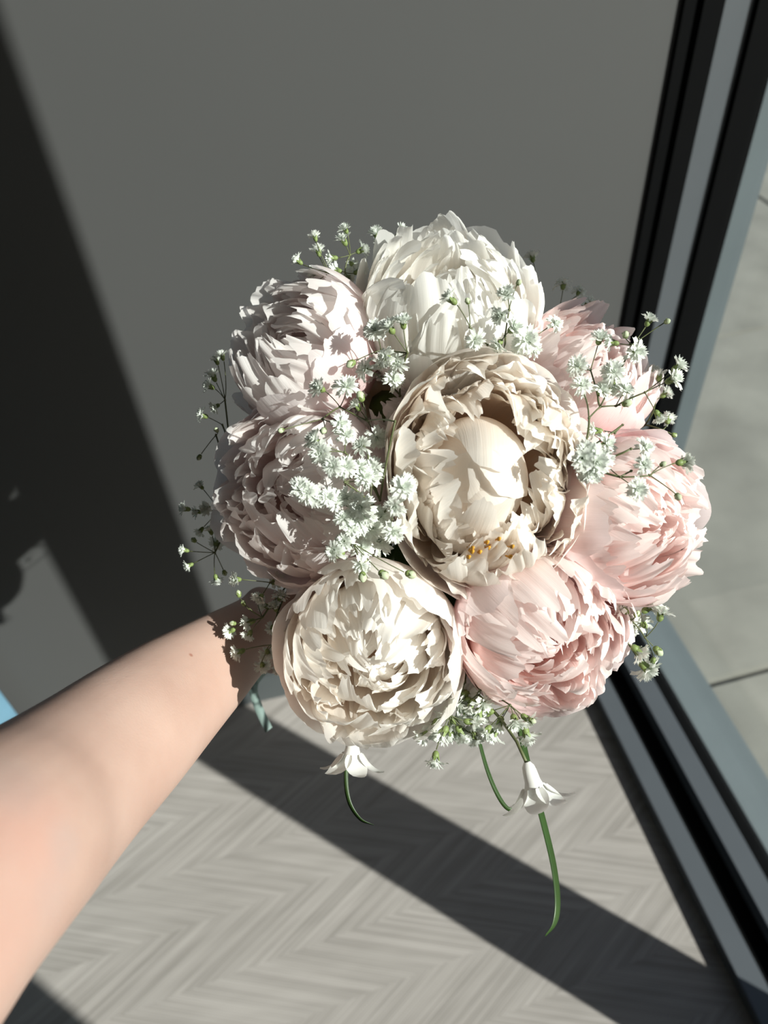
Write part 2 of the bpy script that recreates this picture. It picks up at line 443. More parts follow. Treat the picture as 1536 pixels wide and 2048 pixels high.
# closed heart and stamens of the middle peony
root, off, R0, rng, q = c4
mi, mg = PM['cream']
HC = off + Vector((-.10 * R0, -.03 * R0, .10 * R0))
for i, (ph, tt, Rf, W, ruf, nt_) in enumerate([(2.2, -32, .47, 1.05, .02, .03), (5.3, -26, .48, 1.0, .02, .03), (3.9, -18, .50, .95, .03, .05), (.6, -14, .495, .95, .02, .03), (1.3, 2, .52, .9, .03, .05),
                                               (4.3, 18, .545, .8, .07, .12), (3.5, 26, .57, .62, .10, .16), (4.9, 34, .57, .55, .10, .16), (2.9, 32, .58, .5, .12, .16), (4.1, 44, .60, .5, .12, .18), (3.2, 50, .61, .45, .12, .18)]):
    V, uv = petal_verts(rng, R0, R0 * Rf, R_(165), R_(tt), W, ruf, nt_, -.02, 0, .003, .26, 27, 21, 0, 3 if i < 5 else 6)
    V[:, 2] *= 1.30
    o_ = mesh_obj('heart_petal', V, grid_faces(27, 21), mi, root, uv)
    o_.location = HC; o_.rotation_euler = (R_(rng.uniform(-4, 4)), R_(rng.uniform(-4, 4)), ph)
for i, (ph, tt, Rf) in enumerate([(-.55, 30, .60), (-.2, 38, .66), (.12, 24, .60), (.45, 36, .67), (.8, 26, .62), (1.15, 38, .68), (-.35, 46, .70), (.3, 48, .72), (.65, 46, .72)]):
    V, uv = petal_verts(rng, R0, R0 * Rf, R_(162), R_(tt), .44, .17, .16, .05, .02, .016, .28, 25, 19, .04, 8, rng.uniform(-.25, .25))
    o_ = mesh_obj('petal', V, grid_faces(25, 19), mi, root, uv)
    o_.location = off + Vector((.02 * R0, .02 * R0, .04 * R0)); o_.rotation_euler = (R_(rng.uniform(-6, 6)), R_(rng.uniform(-6, 6)), ph)
for k in range(20):
    # q maps local axes; stamens sit on the lower side of the heart as seen by the viewer
    dn_local = q.inverted() @ c_down; rt_local = q.inverted() @ c_right
    b0 = off + dn_local * R0 * rng.uniform(.50, .58) + rt_local * R0 * rng.uniform(-.26, .04) + Vector((0, 0, -.05 * R0))
    tipp = b0 + Vector((0, 0, R0 * rng.uniform(.42, .62))) + dn_local * R0 * rng.uniform(.02, .14) + rt_local * R0 * rng.uniform(-.10, .10)
    V, F = tube(bez(b0, (b0 + tipp) / 2 + dn_local * .002, tipp, 5) + [tipp + Vector((.0006, 0, .0012)), tipp + Vector((.0012, .0004, .0030))], [.0004, .0004, .0004, .0004, .0005, .0011, .0006], 6)
    mesh_obj('stamen', V, F, M_stamen, root)

# dark green leaves added deep between the heads to fill the gaps darkly
root, off, R0, rng, q = c4
M_leaf = thin_mat('leaf_green', (.045, .085, .022), .25, .45)
linv = (Matrix.Translation(root.location) @ q.to_matrix().to_4x4() @ Matrix.Diagonal((*root.scale, 1))).inverted()
for (x, y, ang) in ((860, 1160, -1.2), (1150, 890, .5), (920, 1200, -1.6), (690, 1130, -2.4), (1150, 1190, -.6)):
    P = at(x, y, .478); ax = (c_right * math.cos(ang) - c_down * math.sin(ang)); sd = (c_right * math.sin(ang) + c_down * math.cos(ang))
    V = []
    for j in range(9):
        t = j / 8; wd = .020 * math.sin(math.pi * (.06 + .92 * t)) ** .8
        for k in (-1, -.5, 0, .5, 1):
            V.append(linv @ (P + ax * (t - .5) * .075 + sd * wd * k + c_fwd * (.006 * (1 - abs(k)) + .02 * (t - .5) ** 2)))
    mesh_obj('filler_leaf', V, grid_faces(5, 9), M_leaf, root)

# ------------------------------------------------------------------ baby's breath
M_gyp = thin_mat('floret_white', (.83, .86, .81), .38, .5)
M_budw = thin_mat('bud_white', (.55, .62, .42), .2, .5)
def floret_mesh(name, seed, op):
    rng = random.Random(seed); V, F = [], []
    for (cnt, tilt, L, w, z0) in ((7, 88 * op, 1.0, .44, 0), (10, 66 * op, .96, .34, .04), (10, 45 * op, .90, .30, .08), (8, 26 * op, .82, .26, .1), (5, 9 * op, .72, .22, .1)):
        ph = rng.uniform(0, 6.28)
        for i in range(cnt):
            a = ph + 6.283 * i / cnt + rng.uniform(-.2, .2); t = R_(tilt + rng.uniform(-12, 12)); Lr = L * rng.uniform(.85, 1.12)
            er = Vector((math.cos(a), math.sin(a), 0)); et = Vector((-math.sin(a), math.cos(a), 0)); o0 = len(V)
            for j, (s, ww) in enumerate(((0, .12), (.4, .6), (.75, 1.0), (1.0, .8))):
                tj = t * (.55 + .6 * s)
                c = er * (math.sin(tj) * s * Lr + .06) + Vector((0, 0, math.cos(tj) * s * Lr + z0))
                up = er * -math.cos(tj) + Vector((0, 0, math.sin(tj)))
                for k in (-1, 0, 1):
                    drop = up * (.10 * abs(k) * ww * w) - ((c - er * .06).normalized() * .16 * Lr if (j == 3 and k == 0) else Vector((0, 0, 0)))
                    V.append(c + et * (k * w * .5 * ww) + drop + Vector((rng.uniform(-.03, .03), rng.uniform(-.03, .03), rng.uniform(-.03, .03))) * s)
            for j in range(3):
                for k in range(2):
                    b_ = o0 + j * 3 + k; F.append((b_, b_ + 1, b_ + 4, b_ + 3))
    me = bpy.data.meshes.new(name); me.from_pydata([tuple(v) for v in V], [], F); me.materials.append(M_gyp)
    me.polygons.foreach_set('use_smooth', [True] * len(F)); return me
FL_OPEN = [floret_mesh('floret', s, 1.0) for s in (1, 2, 3)]
FL_HALF = [floret_mesh('floret_half', s, .62) for s in (4, 5)]
def calyx_mesh():
    V, F = tube([(0, 0, -.55), (0, 0, -.5), (0, 0, -.28), (0, 0, 0), (0, 0, .12)], [.05, .16, .30, .32, .26], 10, True)
    o0 = len(V)
    for i in range(5):
        a = 6.283 * i / 5
        er = Vector((math.cos(a), math.sin(a), 0)); et = Vector((-math.sin(a), math.cos(a), 0)); b0 = len(V)
        V += [er * .30 - et * .15, er * .30 + et * .15, er * .40 + et * .10 + Vector((0, 0, .28)), er * .40 - et * .10 + Vector((0, 0, .28)), er * .44 + Vector((0, 0, .5))]
        F += [(b0, b0 + 1, b0 + 2, b0 + 3), (b0 + 3, b0 + 2, b0 + 4)]
    me = bpy.data.meshes.new('calyx'); me.from_pydata([tuple(v) for v in V], [], F); me.materials.append(M_calyx)
    me.polygons.foreach_set('use_smooth', [True] * len(F)); return me
ME_CALYX = calyx_mesh()
def bud_mesh():
    V, F = tube([(0, 0, -.1), (0, 0, 0), (0, 0, .3), (0, 0, .62), (0, 0, .9), (0, 0, 1.05)], [.2, .36, .50, .47, .28, .06], 10)
    me = bpy.data.meshes.new('bud'); me.from_pydata([tuple(v) for v in V], [], F); me.materials.append(M_budw)
    me.polygons.foreach_set('use_smooth', [True] * len(F)); return me
ME_BUD = bud_mesh()

def surf(px, py, default, lift):
    """distance to the bouquet's front surface along a pixel's ray, less lift"""
    d = ray(px, py); o0 = Vector((0, 0, CAM_H)); best = None
    for C, R in HEADS:
        oc = o0 - C; b_ = oc.dot(d); c_ = oc.dot(oc) - (R * 1.0) ** 2; disc = b_ * b_ - c_
        if disc > 0:
            t = -b_ - math.sqrt(disc)
            if best is None or t < best: best = t
    return min(default, best - lift) if best is not None else default

def spray(label, base, nodes, florets, dflt, seed, lift=.010, behind=False, size=.0060):
    """base (px,py,dist); nodes [(px,py,parent)] parent -1 = base; florets [(px,py,kind)] kind o/h/b, optional dir"""
    rng = random.Random(seed)
    B = at(*base); root = empty('baby_breath_spray', B); NP = []
    VF = ([], [])
    def dep(px, py, extra=0.0):
        return dflt + rng.uniform(-.006, .006) if behind else surf(px, py, dflt, lift + extra) + rng.uniform(-.004, .004)
    for (x, y, p) in nodes:
        P = at(x, y, dep(x, y)); A = B if p < 0 else NP[p]
        NP.append(P); L = (P - A).length
        V, F = tube([v - B for v in bez(A, (A + P) / 2 + Vector((rng.uniform(-1, 1), rng.uniform(-1, 1), rng.uniform(-.2, 1))) * L * .12, P, 6)],
                    [.00055 if p < 0 else .00042] * 6, 5); add(VF, V, F)
        V, F = tube([P - B - (P - A).normalized() * .0008, P - B, P - B + (P - A).normalized() * .0008], [.0004, .0008, .0004], 5); add(VF, V, F)
    for f in florets:
        x, y, kind = f[:3]
        P = at(x, y, dep(x, y, .004))
        A = min(NP + [B], key=lambda q_: (q_ - P).length)
        d = (P - A); L = max(d.length, .004); d = d / L if d.length > 1e-5 else -c_fwd
        jit = Vector((rng.uniform(-1, 1), rng.uniform(-1, 1), rng.uniform(-1, 1)))
        ax = (d * (1.0 if kind == 'h' else .55) - c_fwd * (.15 if kind == 'h' else .8) * (0 if behind else 1) + jit * .3).normalized()
        sc = size * rng.uniform(.85, 1.15)
        if kind == 'b': sc = size * rng.uniform(.42, .58)
        if kind == 'B': sc = size * rng.uniform(.62, .75); ax = (d + jit * .2).normalized()
        end = P - ax * sc * .5
        V, F = tube([v - B for v in bez(A, A.lerp(end, .55) - ax * L * .18, end, 6)], [.00032, .0003, .00028, .00026, .00026, .0003], 5); add(VF, V, F)
        if kind in 'ohO':
            me = rng.choice(FL_OPEN if kind in 'oO' else FL_HALF)
            if kind == 'O': sc *= 1.22
            fo = bpy.data.objects.new('floret', me)
        else:
            fo = bpy.data.objects.new('bud', ME_BUD)
        link(fo, root)
        fo.rotation_mode = 'QUATERNION'
        fo.rotation_quaternion = ax.to_track_quat('Z', 'Y') @ Quaternion((0, 0, 1), rng.uniform(0, 6.28))
        fo.location = P - B; fo.scale = (sc, sc, sc)
        ca = bpy.data.objects.new('calyx', ME_CALYX); link(ca, fo); ca.scale = (.85, .85, .8)
        if kind in 'bB': ca.scale = (1.35, 1.35, .9); ca.location = (0, 0, .12)
    # a stalk running down between the flowers to the binding point
    V, F = tube([v - B for v in bez(B, at(base[0], base[1], .56), BIND, 10)], .0008, 5); add(VF, V, F)
    mesh_obj('stalk', VF[0], VF[1], M_dkgreen, root)
    tag(root, label, 'flower spray', 'sprays of baby breath in the bouquet')
    return root

spray('baby breath spray rising behind the gap between the upper left and topmost peonies', (726, 606, .475), [(705, 572, -1), (690, 545, 0), (660, 545, 0), (700, 510, 1)],
      [(631, 477, 'h'), (692, 461, 'h'), (689, 484, 'h'), (638, 506, 'h'), (599, 524, 'h'), (668, 516, 'h'), (677, 542, 'h'), (631, 546, 'h'), (630, 565, 'h'), (695, 555, 'o'), (713, 545, 'h'), (703, 528, 'o'), (720, 502, 'h')], .468, 1, behind=True, size=.0052)
spray('short baby breath spray peeping over the top of the white topmost peony', (800, 560, .505), [(770, 515, -1), (830, 520, -1), (880, 520, 1)],
      [(753, 471, 'h'), (761, 490, 'h'), (799, 461, 'h'), (782, 497, 'h'), (849, 488, 'h'), (884, 474, 'h'), (945, 482, 'h')], .49, 2, behind=True, size=.0052)
spray('dim baby breath spray behind the topmost peony, standing against the grey wall at its right', (1085, 660, .54), [(1078, 600, -1), (1100, 625, -1), (1120, 610, 1)],
      [(1065, 518, 'h'), (1070, 565, 'h'), (1126, 572, 'o'), (1157, 585, 'o'), (1176, 607, 'o'), (1150, 600, 'b')], .52, 3, behind=True, size=.0056)
spray('baby breath spray in the notch between the upper left, topmost and middle peonies', (800, 790, .425), [(815, 706, -1), (768, 762, -1), (762, 700, 0)],
      [(751, 661, 'o'), (782, 659, 'h'), (807, 649, 'h'), (761, 722, 'o'), (797, 724, 'o'), (706, 725, 'B'), (734, 740, 'o'), (786, 760, 'o'), (775, 715, 'o')], .43, 4)
spray('baby breath spray lying over the topmost peony just above the middle peony', (1005, 725, .43), [(1010, 672, -1), (975, 690, -1), (1018, 620, 0), (1050, 690, -1), (940, 655, 1)],
      [(905, 601, 'h'), (936, 605, 'b'), (1036, 567, 'b'), (1014, 592, 'h'), (1004, 630, 'h'), (1024, 659, 'h'), (949, 678, 'o'), (999, 686, 'h'), (1053, 680, 'O'), (1063, 697, 'o'), (1107, 649, 'o'), (1040, 694, 'o')], .44, 5)
spray('tall airy baby breath spray in front of the upper right pink peony', (1165, 905, .40), [(1178, 836, -1), (1200, 814, 0), (1232, 812, 1), (1240, 745, 1), (1265, 690, 3), (1181, 740, 1), (1165, 785, 0), (1290, 785, 2), (1245, 850, -1), (1230, 866, 8)],
      [(1296, 645, 'h'), (1332, 644, 'b'), (1251, 672, 'b'), (1198, 681, 'h'), (1229, 686, 'h'), (1268, 702, 'o'), (1156, 733, 'o'), (1227, 744, 'o'), (1163, 772, 'o'), (1201, 784, 'o'), (1249, 784, 'o'), (1227, 772, 'o'), (1249, 808, 'B'), (1352, 736, 'h'), (1341, 761, 'h'), (1315, 828, 'h'), (1196, 862, 'h'), (1210, 889, 'o')], .415, 6)
spray('baby breath spray spreading sideways over the right edge pink peony', (1165, 930, .40), [(1240, 954, -1), (1300, 951, 0), (1262, 898, -1), (1180, 918, -1), (1262, 942, 0)],
      [(1287, 895, 'o'), (1287, 931, 'o'), (1274, 978, 'o'), (1362, 925, 'h'), (1323, 930, 'b'), (1354, 991, 'b'), (1174, 906, 'o'), (1190, 922, 'O'), (1177, 938, 'o'), (1209, 919, 'o'), (1165, 916, 'h'), (1184, 942, 'o')], .415, 7)
spray('small baby breath tips behind the upper right pink peony beside the black window jamb', (1290, 850, .49), [(1310, 800, -1), (1325, 860, -1)],
      [(1346, 869, 'b'), (1343, 894, 'h'), (1335, 842, 'h'), (1268, 839, 'h'), (1318, 756, 'h'), (1305, 745, 'h'), (1328, 790, 'h')], .48, 8, behind=True, size=.0054)
spray('loose baby breath spray over the left peony with thin forked stems', (760, 1000, .40), [(790, 843, -1), (735, 842, 0), (680, 814, 1), (645, 838, 2), (735, 900, -1), (690, 905, -1)],
      [(693, 775, 'O'), (642, 778, 'h'), (723, 798, 'B'), (716, 815, 'h'), (679, 847, 'o'), (692, 872, 'o'), (753, 874, 'o'), (724, 894, 'o'), (633, 883, 'h'), (644, 905, 'o'), (564, 860, 'b'), (648, 860, 'b')], .415, 9, lift=.014)
spray('dense baby breath cluster packed between the left, middle and lower left peonies', (762, 1030, .40), [(740, 1000, -1), (690, 965, -1), (640, 1000, -1), (720, 1060, -1), (705, 1085, 3), (790, 995, -1), (760, 1095, 3)],
      [(668, 934, 'o'), (692, 936, 'o'), (745, 942, 'O'), (740, 957, 'O'), (718, 938, 'o'), (728, 955, 'o'), (805, 976, 'O'), (792, 1011, 'o'), (602, 977, 'o'), (631, 993, 'o'), (655, 995, 'o'), (692, 992, 'o'), (667, 1000, 'o'), (615, 985, 'o'),
       (723, 1015, 'O'), (718, 1041, 'O'), (687, 1039, 'o'), (762, 1034, 'O'), (745, 1058, 'O'), (786, 1061, 'O'), (758, 1083, 'O'), (690, 1083, 'o'), (672, 1102, 'o'), (684, 1105, 'B'), (724, 1094, 'O'), (730, 1117, 'b'), (722, 1129, 'o'), (725, 1149, 'B'), (763, 1146, 'B'), (816, 1147, 'B'), (735, 1030, 'o'), (702, 1055, 'o')], .41, 10, lift=.012)
spray('shaded baby breath spray sticking out left of the left peony', (470, 1000, .50), [(450, 800, -1), (432, 870, -1), (440, 1020, -1), (430, 1105, -1), (445, 850, -1)],
      [(445, 715, 'h'), (434, 724, 'h'), (428, 756, 'h'), (422, 774, 'h'), (434, 812, 'h'), (409, 832, 'h'), (434, 862, 'b'), (400, 912, 'b'), (403, 974, 'h'), (374, 1018, 'h'), (399, 1024, 'h'), (416, 1016, 'h'), (403, 1059, 'h'), (422, 1064, 'h'), (432, 1088, 'h'), (390, 1082, 'b'), (372, 1101, 'h'), (381, 1130, 'h'), (432, 1155, 'h'), (448, 1143, 'b')], .475, 11, behind=True, size=.0052)
spray('baby breath spray hanging over the wrist between the left and lower left peonies', (585, 1160, .47), [(540, 1165, -1), (525, 1235, -1), (555, 1225, -1), (545, 1290, 2)],
      [(476, 1159, 'h'), (478, 1191, 'b'), (488, 1209, 'b'), (464, 1261, 'h'), (469, 1247, 'b'), (500, 1266, 'h'), (482, 1303, 'h'), (522, 1193, 'h'), (535, 1214, 'h'), (503, 1243, 'h'), (559, 1272, 'h'), (535, 1304, 'o'), (525, 1330, 'o'), (559, 1333, 'h'), (514, 1199, 'h'), (551, 1217, 'h'), (601, 1360, 'h'), (548, 1164, 'h'), (560, 1195, 'o'), (575, 1240, 'h'), (545, 1255, 'o')], .445, 12, behind=True, size=.0054)
spray('full baby breath bunch hanging down between the two lowest peonies', (930, 1330, .46), [(930, 1365, -1), (960, 1380, -1), (895, 1400, 0), (1020, 1410, 1), (900, 1430, 2)],
      [(930, 1387, 'o'), (963, 1402, 'o'), (893, 1420, 'h'), (926, 1422, 'h'), (957, 1426, 'h'), (979, 1424, 'h'), (872, 1446, 'h'), (888, 1462, 'h'), (919, 1460, 'h'), (937, 1444, 'h'), (975, 1458, 'h'), (1001, 1442, 'h'), (1028, 1438, 'h'), (1050, 1435, 'h'), (1061, 1440, 'b'), (1052, 1464, 'h'), (850, 1469, 'h'), (871, 1513, 'h'), (905, 1440, 'h'), (945, 1408, 'h'), (910, 1405, 'o'), (900, 1462, 'h'), (930, 1465, 'h'), (945, 1470, 'h'), (990, 1462, 'h'), (870, 1460, 'h'), (935, 1400, 'h')], .428, 13, behind=True, size=.0068)
spray('baby breath spray below the right edge peony above the window sill', (1225, 1245, .47), [(1262, 1240, -1), (1255, 1285, -1), (1290, 1275, 0)],
      [(1250, 1221, 'o'), (1293, 1219, 'h'), (1321, 1233, 'h'), (1272, 1231, 'b'), (1262, 1251, 'h'), (1287, 1249, 'o'), (1272, 1298, 'h'), (1312, 1298, 'B'), (1289, 1333, 'O'), (1307, 1319, 'b')], .44, 14, behind=True, size=.0066)

# ------------------------------------------------------------------ white bell flowers and grass blades
M_bell = thin_mat('bell_white', (.86, .86, .83), .25, .4)
M_grass = plain('grass_blade', (.030, .064, .015), .38, noise=.2, nscale=60)
def bell(label, top, bot, dist, seed, size, spread=1.0):
    rng = random.Random(seed)
    A = at(*top, dist); Bq = at(*bot, dist + .004); ax = (Bq - A).normalized(); L = (Bq - A).length
    root = empty('bell_flower', A); root.rotation_mode = 'QUATERNION'; root.rotation_quaternion = ax.to_track_quat('Z', 'Y')
    V, F = tube([(0, 0, -.002), (0, 0, 0), (0, 0, L * .12), (0, 0, L * .35), (0, 0, L * .6)], [size * .10, size * .19, size * .22, size * .25, size * .36], 12, False)
    mesh_obj('flower_tube', V, F, M_bell, root)
    for i in range(6):
        a = 6.283 * i / 6 + rng.uniform(-.15, .15); er = Vector((math.cos(a), math.sin(a), 0)); et = Vector((-math.sin(a), math.cos(a), 0))
        V, F = [], []
        out = size * rng.uniform(.8, 1.1) * spread
        for j in range(8):
            s = j / 7
            r = size * .30 + out * .85 * s ** 1.4 + (size * .22 * (s - .7) if s > .7 else 0)
            z = L * .48 + L * .56 * s * (1 - .28 * s ** 4)
            wd = size * .40 * math.sin(math.pi * (.20 + .74 * s)) ** .75
            c = er * r + Vector((0, 0, z))
            for k in (-1, -.5, 0, .5, 1):
                V.append(c + et * k * wd + er * (-.12 * wd * (1 - abs(k))) + Vector((0, 0, .12 * wd * (1 - abs(k)))))
        for j in range(7):
            for k in range(4):
                b_ = j * 5 + k; F.append((b_, b_ + 1, b_ + 6, b_ + 5))
        mesh_obj('tepal', V, F, M_bell, root)
    inv = (Matrix.Translation(A) @ root.rotation_quaternion.to_matrix().to_4x4()).inverted()
    V, F = tube([inv @ p for p in bez(A, A - ax * .03 + c_fwd * .02, BIND.lerp(A, .4), 7)], .0009, 6); mesh_obj('stem', V, F, M_dkgreen, root)
    tag(root, label, 'flower'); return root
bell('white bell shaped flower hanging under the lower left cream peony', (706, 1468), (702, 1548), .446, 5, .0155, .95)
bell('white bell shaped flower hanging on the long green blade below the lower right peony', (1056, 1532), (1082, 1618), .41, 6, .0160, .95)

def blade(label, pts, wmm, seed):
    P = spline([at(*p) for p in pts], 7); V, F = [], []; n = len(P)
    for i in range(n):
        t = (P[min(i + 1, n - 1)] - P[max(i - 1, 0)]).normalized(); s = i / (n - 1)
        side = t.cross(c_fwd).normalized(); up = side.cross(t).normalized()
        wd = wmm / 1000 * (.85 + .3 * math.sin(s * 3)) * min(1, (1 - s) * 5 + .22)
        tilt = .6 * math.sin(s * 2.5 + seed)
        sd = side * math.cos(tilt) + up * math.sin(tilt); u2 = up * math.cos(tilt) - side * math.sin(tilt)
        for k, h in ((-1, .25), (0, -.15), (1, .25), (0, .0)):
            V.append(P[i] + sd * k * wd * .5 - u2 * h * wd)
    for i in range(n - 1):
        for k in range(4):
            F.append((i * 4 + k, i * 4 + (k + 1) % 4, i * 4 + 4 + (k + 1) % 4, i * 4 + 4 + k))
    F += [(3, 2, 1, 0), tuple((n - 1) * 4 + k for k in range(4))]
    o_ = mesh_obj('grass_blade', V, F, M_grass); tag(o_, label, 'grass blade', 'green grass blades hanging from the bouquet'); return o_
blade('longest green grass blade curving down past the bell flower to the lower right', [(960, 1300, .47), (1005, 1370, .455), (1035, 1450, .445), (1055, 1535, .435), (1083, 1640, .425), (1104, 1730, .42), (1112, 1800, .418), (1107, 1845, .418), (1090, 1872, .418)], 3.6, 0)
blade('thin dark grass blade curving down in the gap between the two lowest peonies', [(915, 1320, .48), (938, 1400, .472), (952, 1460, .468), (972, 1535, .465), (995, 1590, .465), (1018, 1618, .466), (1040, 1608, .468)], 2.2, 1)
blade('short dark grass blade hanging below the lower left bell flower', [(720, 1400, .48), (700, 1470, .478), (692, 1545, .476), (698, 1600, .476), (720, 1636, .478), (748, 1650, .48)], 2.2, 2)

# ------------------------------------------------------------------ arm and hand
def skin_mat():
    m_, n, b = new_mat('skin')
    geo = N(n, 'ShaderNodeNewGeometry'); pos = geo.outputs['Position']
    nz = N(n, 'ShaderNodeTexNoise'); nz.inputs['Scale'].default_value = 28; nz.inputs['Detail'].default_value = 5
    n.links.new(pos, nz.inputs['Vector'])
    cr = N(n, 'ShaderNodeValToRGB')
    cr.color_ramp.elements[0].color = (.445, .292, .238, 1); cr.color_ramp.elements[0].position = .3
    cr.color_ramp.elements[1].color = (.50, .345, .287, 1); cr.color_ramp.elements[1].position = .7
    n.links.new(nz.outputs[0], cr.inputs[0]); col = cr.outputs[0]
    def spot(P, r, colr, amt, soft=1.0):
        nonlocal col
        dn = N(n, 'ShaderNodeVectorMath', operation='DISTANCE'); dn.inputs[1].default_value = P
        n.links.new(pos, dn.inputs[0])
        wob = math_(n, 'ADD', dn.outputs['Value'], math_(n, 'MULTIPLY', math_(n, 'SUBTRACT', nz.outputs[0], .5), r * soft))
        mr = N(n, 'ShaderNodeMapRange', interpolation_type='SMOOTHSTEP'); mr.inputs[1].default_value = r; mr.inputs[2].default_value = r * .25
        mr.inputs[3].default_value = 0; mr.inputs[4].default_value = amt
        n.links.new(wob, mr.inputs[0])
        mx = N(n, 'ShaderNodeMix', data_type='RGBA'); n.links.new(mr.outputs[0], mx.inputs['Factor'])
        n.links.new(col, mx.inputs['A']); mx.inputs['B'].default_value = (*colr, 1); col = mx.outputs['Result']
    spot(SP[0], .028, (.50, .25, .20), .28)
    spot(SP[1], .04, (.52, .30, .245), .4)
    spot(SP[2], .013, (.40, .315, .29), .35)
    spot(SP[3], .02, (.385, .30, .27), .35)
    spot(SP[4], .016, (.40, .315, .29), .25)
    spot(MOLE, .0017, (.30, .13, .09), .8, .2)
    n.links.new(col, b.inputs['Base Color'])
    b.inputs['Roughness'].default_value = .48; b.inputs['Specular IOR Level'].default_value = .35
    b.inputs['Subsurface Weight'].default_value = .12; b.inputs['Subsurface Scale'].default_value = .006
    b.inputs['Subsurface Radius'].default_value = (1.0, .35, .2)
    n2 = N(n, 'ShaderNodeTexNoise'); n2.inputs['Scale'].default_value = 900; n2.inputs['Detail'].default_value = 3
    n.links.new(pos, n2.inputs['Vector'])
    bp = N(n, 'ShaderNodeBump'); bp.inputs['Strength'].default_value = .15; bp.inputs['Distance'].default_value = .0006
    n.links.new(n2.outputs[0], bp.inputs['Height']); n.links.new(bp.outputs[0], b.inputs['Normal'])
    return m_

SEC = [((490, 1193), (520, 1347), .505), ((398, 1234), (468, 1415), .478), ((278, 1290), (398, 1507), .446), ((185, 1341), (331, 1593), .415),
       ((93, 1396), (250, 1690), .388), ((0, 1447), (162, 1800), .362), ((-90, 1492), (92, 1893), .338), ((-200, 1560), (8, 2010), .318), ((-330, 1670), (-110, 2190), .300), ((-520, 1800), (-330, 2420), .29)]
secs = []
for (a, b_, d) in SEC:
    A, Bq = at(*a, d), at(*b_, d); secs.append(((A + Bq) / 2, (A - Bq) / 2))
hand_axis = (at(905, 965, .45) - BIND).normalized()           # along the stems towards the flowers
wrist = secs[0][0]
inward = BIND - wrist; inward = (inward - hand_axis * inward.dot(hand_axis))
side = inward.normalized()
third = hand_axis.cross(side).normalized()
if third.dot(c_fwd) < 0: third = -third
HR = .0135                                                     # radius of the stem bundle
palm_c = BIND - side * (HR + .013)
# wrist to palm sections added in front of the forearm
half_w = secs[0][1]
loft = [(palm_c + hand_axis * .0 + side * .004, hand_axis * .036), (palm_c - side * .022 - third * .002, hand_axis * .036), ((palm_c - side * .03).lerp(wrist, .55), half_w.normalized() * .029)]
sh = Vector((-.235, -.30, 1.31)); e0 = secs[-1][0]                # on to the upper arm and shoulder, out of view
ew = secs[-1][1].normalized()
for t_, r_ in ((.22, .046), (.45, .043), (.7, .046), (.9, .050), (1.0, .040), (1.04, .015)):
    secs.append((e0.lerp(sh, t_) + Vector((0, 0, -.02 * math.sin(t_ * 3.0))), ew * r_))
loft = loft + secs
V, F = [], []; NS = 28
nl = len(loft)
prevB = None
fine = []
for i in range(nl - 1):                                         # smooth the loft
    P = [loft[max(i - 1, 0)], loft[i], loft[i + 1], loft[min(i + 2, nl - 1)]]
    for k in range(5):
        t = k / 5
        def cr_(q0, q1, q2, q3): return .5 * ((2 * q1) + (q2 - q0) * t + (2 * q0 - 5 * q1 + 4 * q2 - q3) * t * t + (3 * q1 - q0 - 3 * q2 + q3) * t ** 3)
        fine.append((cr_(*[p[0] for p in P]), cr_(*[p[1] for p in P]), (i + t) / (nl - 1)))
fine.append((loft[-1][0], loft[-1][1], 1.0))
for i, (C, A, s) in enumerate(fine):
    t = (fine[min(i + 1, len(fine) - 1)][0] - fine[max(i - 1, 0)][0]).normalized()
    Bv = t.cross(A).normalized()
    A = A - t * A.dot(t) * .25
    s *= (len(loft) - 1) / 12.0
    flat = .40 if s < .16 else (.40 + (s - .16) / .1 * .32 if s < .26 else .72 + min((s - .26) * .35, .16))
    for k in range(NS):
        an = 6.2832 * k / NS
        V.append(C + A * math.cos(an) + Bv * (A.length * flat) * math.sin(an))
for i in range(len(fine) - 1):
    for k in range(NS):
        k2 = (k + 1) % NS
        F.append((i * NS + k, i * NS + k2, (i + 1) * NS + k2, (i + 1) * NS + k))
F.append(tuple(range(NS - 1, -1, -1))); F.append(tuple((len(fine) - 1) * NS + k for k in range(NS)))
VF = (V, F)
def arc(c, r, a0, a1, n):     # around the stems, angle 0 = towards the wrist side, positive through `third`
    return [c + (-side * math.cos(a) + third * math.sin(a)) * r for a in [a0 + (a1 - a0) * i / (n - 1) for i in range(n)]]
for (off_, ln, rad) in ((.028, 4.0, .0080), (.0095, 4.5, .0084), (-.009, 4.3, .0082), (-.026, 3.6, .0070)):     # four fingers round the far side
    c = BIND + hand_axis * off_
    pts = [palm_c + hand_axis * off_ * .95 + third * .004] + arc(c, HR + rad * .95, .9, .9 + ln * .82, 9)
    rr = [rad * 1.15, rad * 1.1, rad * 1.05, rad * 1.08, rad, rad * .97, rad * 1.0, rad * .93, rad * .88, rad * .72]
    v_, f_ = tube(pts, rr, 12); add(VF, v_, f_)
thp = [palm_c - hand_axis * .006 - third * .006 - side * .012, palm_c + hand_axis * .022 - third * .014 - side * .002] + arc(BIND + hand_axis * .034, HR + .0095, -.7, -2.5, 6)
v_, f_ = tube(thp, [.014, .0125, .0105, .0100, .0098, .0102, .0092, .0068], 12); add(VF, v_, f_)
_d = ray(382, 1310); MOLE = Vector((0, 0, CAM_H))
arm = mesh_obj('person', VF[0], VF[1], None)
bmx = bmesh.new(); bmx.from_mesh(arm.data); bmesh.ops.recalc_face_normals(bmx, faces=bmx.faces); bmx.to_mesh(arm.data); bmx.free()
rm = arm.modifiers.new('remesh', 'REMESH'); rm.mode = 'VOXEL'; rm.voxel_size = .0022; rm.use_smooth_shade = True
sm = arm.modifiers.new('smooth', 'SMOOTH'); sm.factor = .5; sm.iterations = 8
bpy.context.view_layer.update()
dg = bpy.context.evaluated_depsgraph_get()
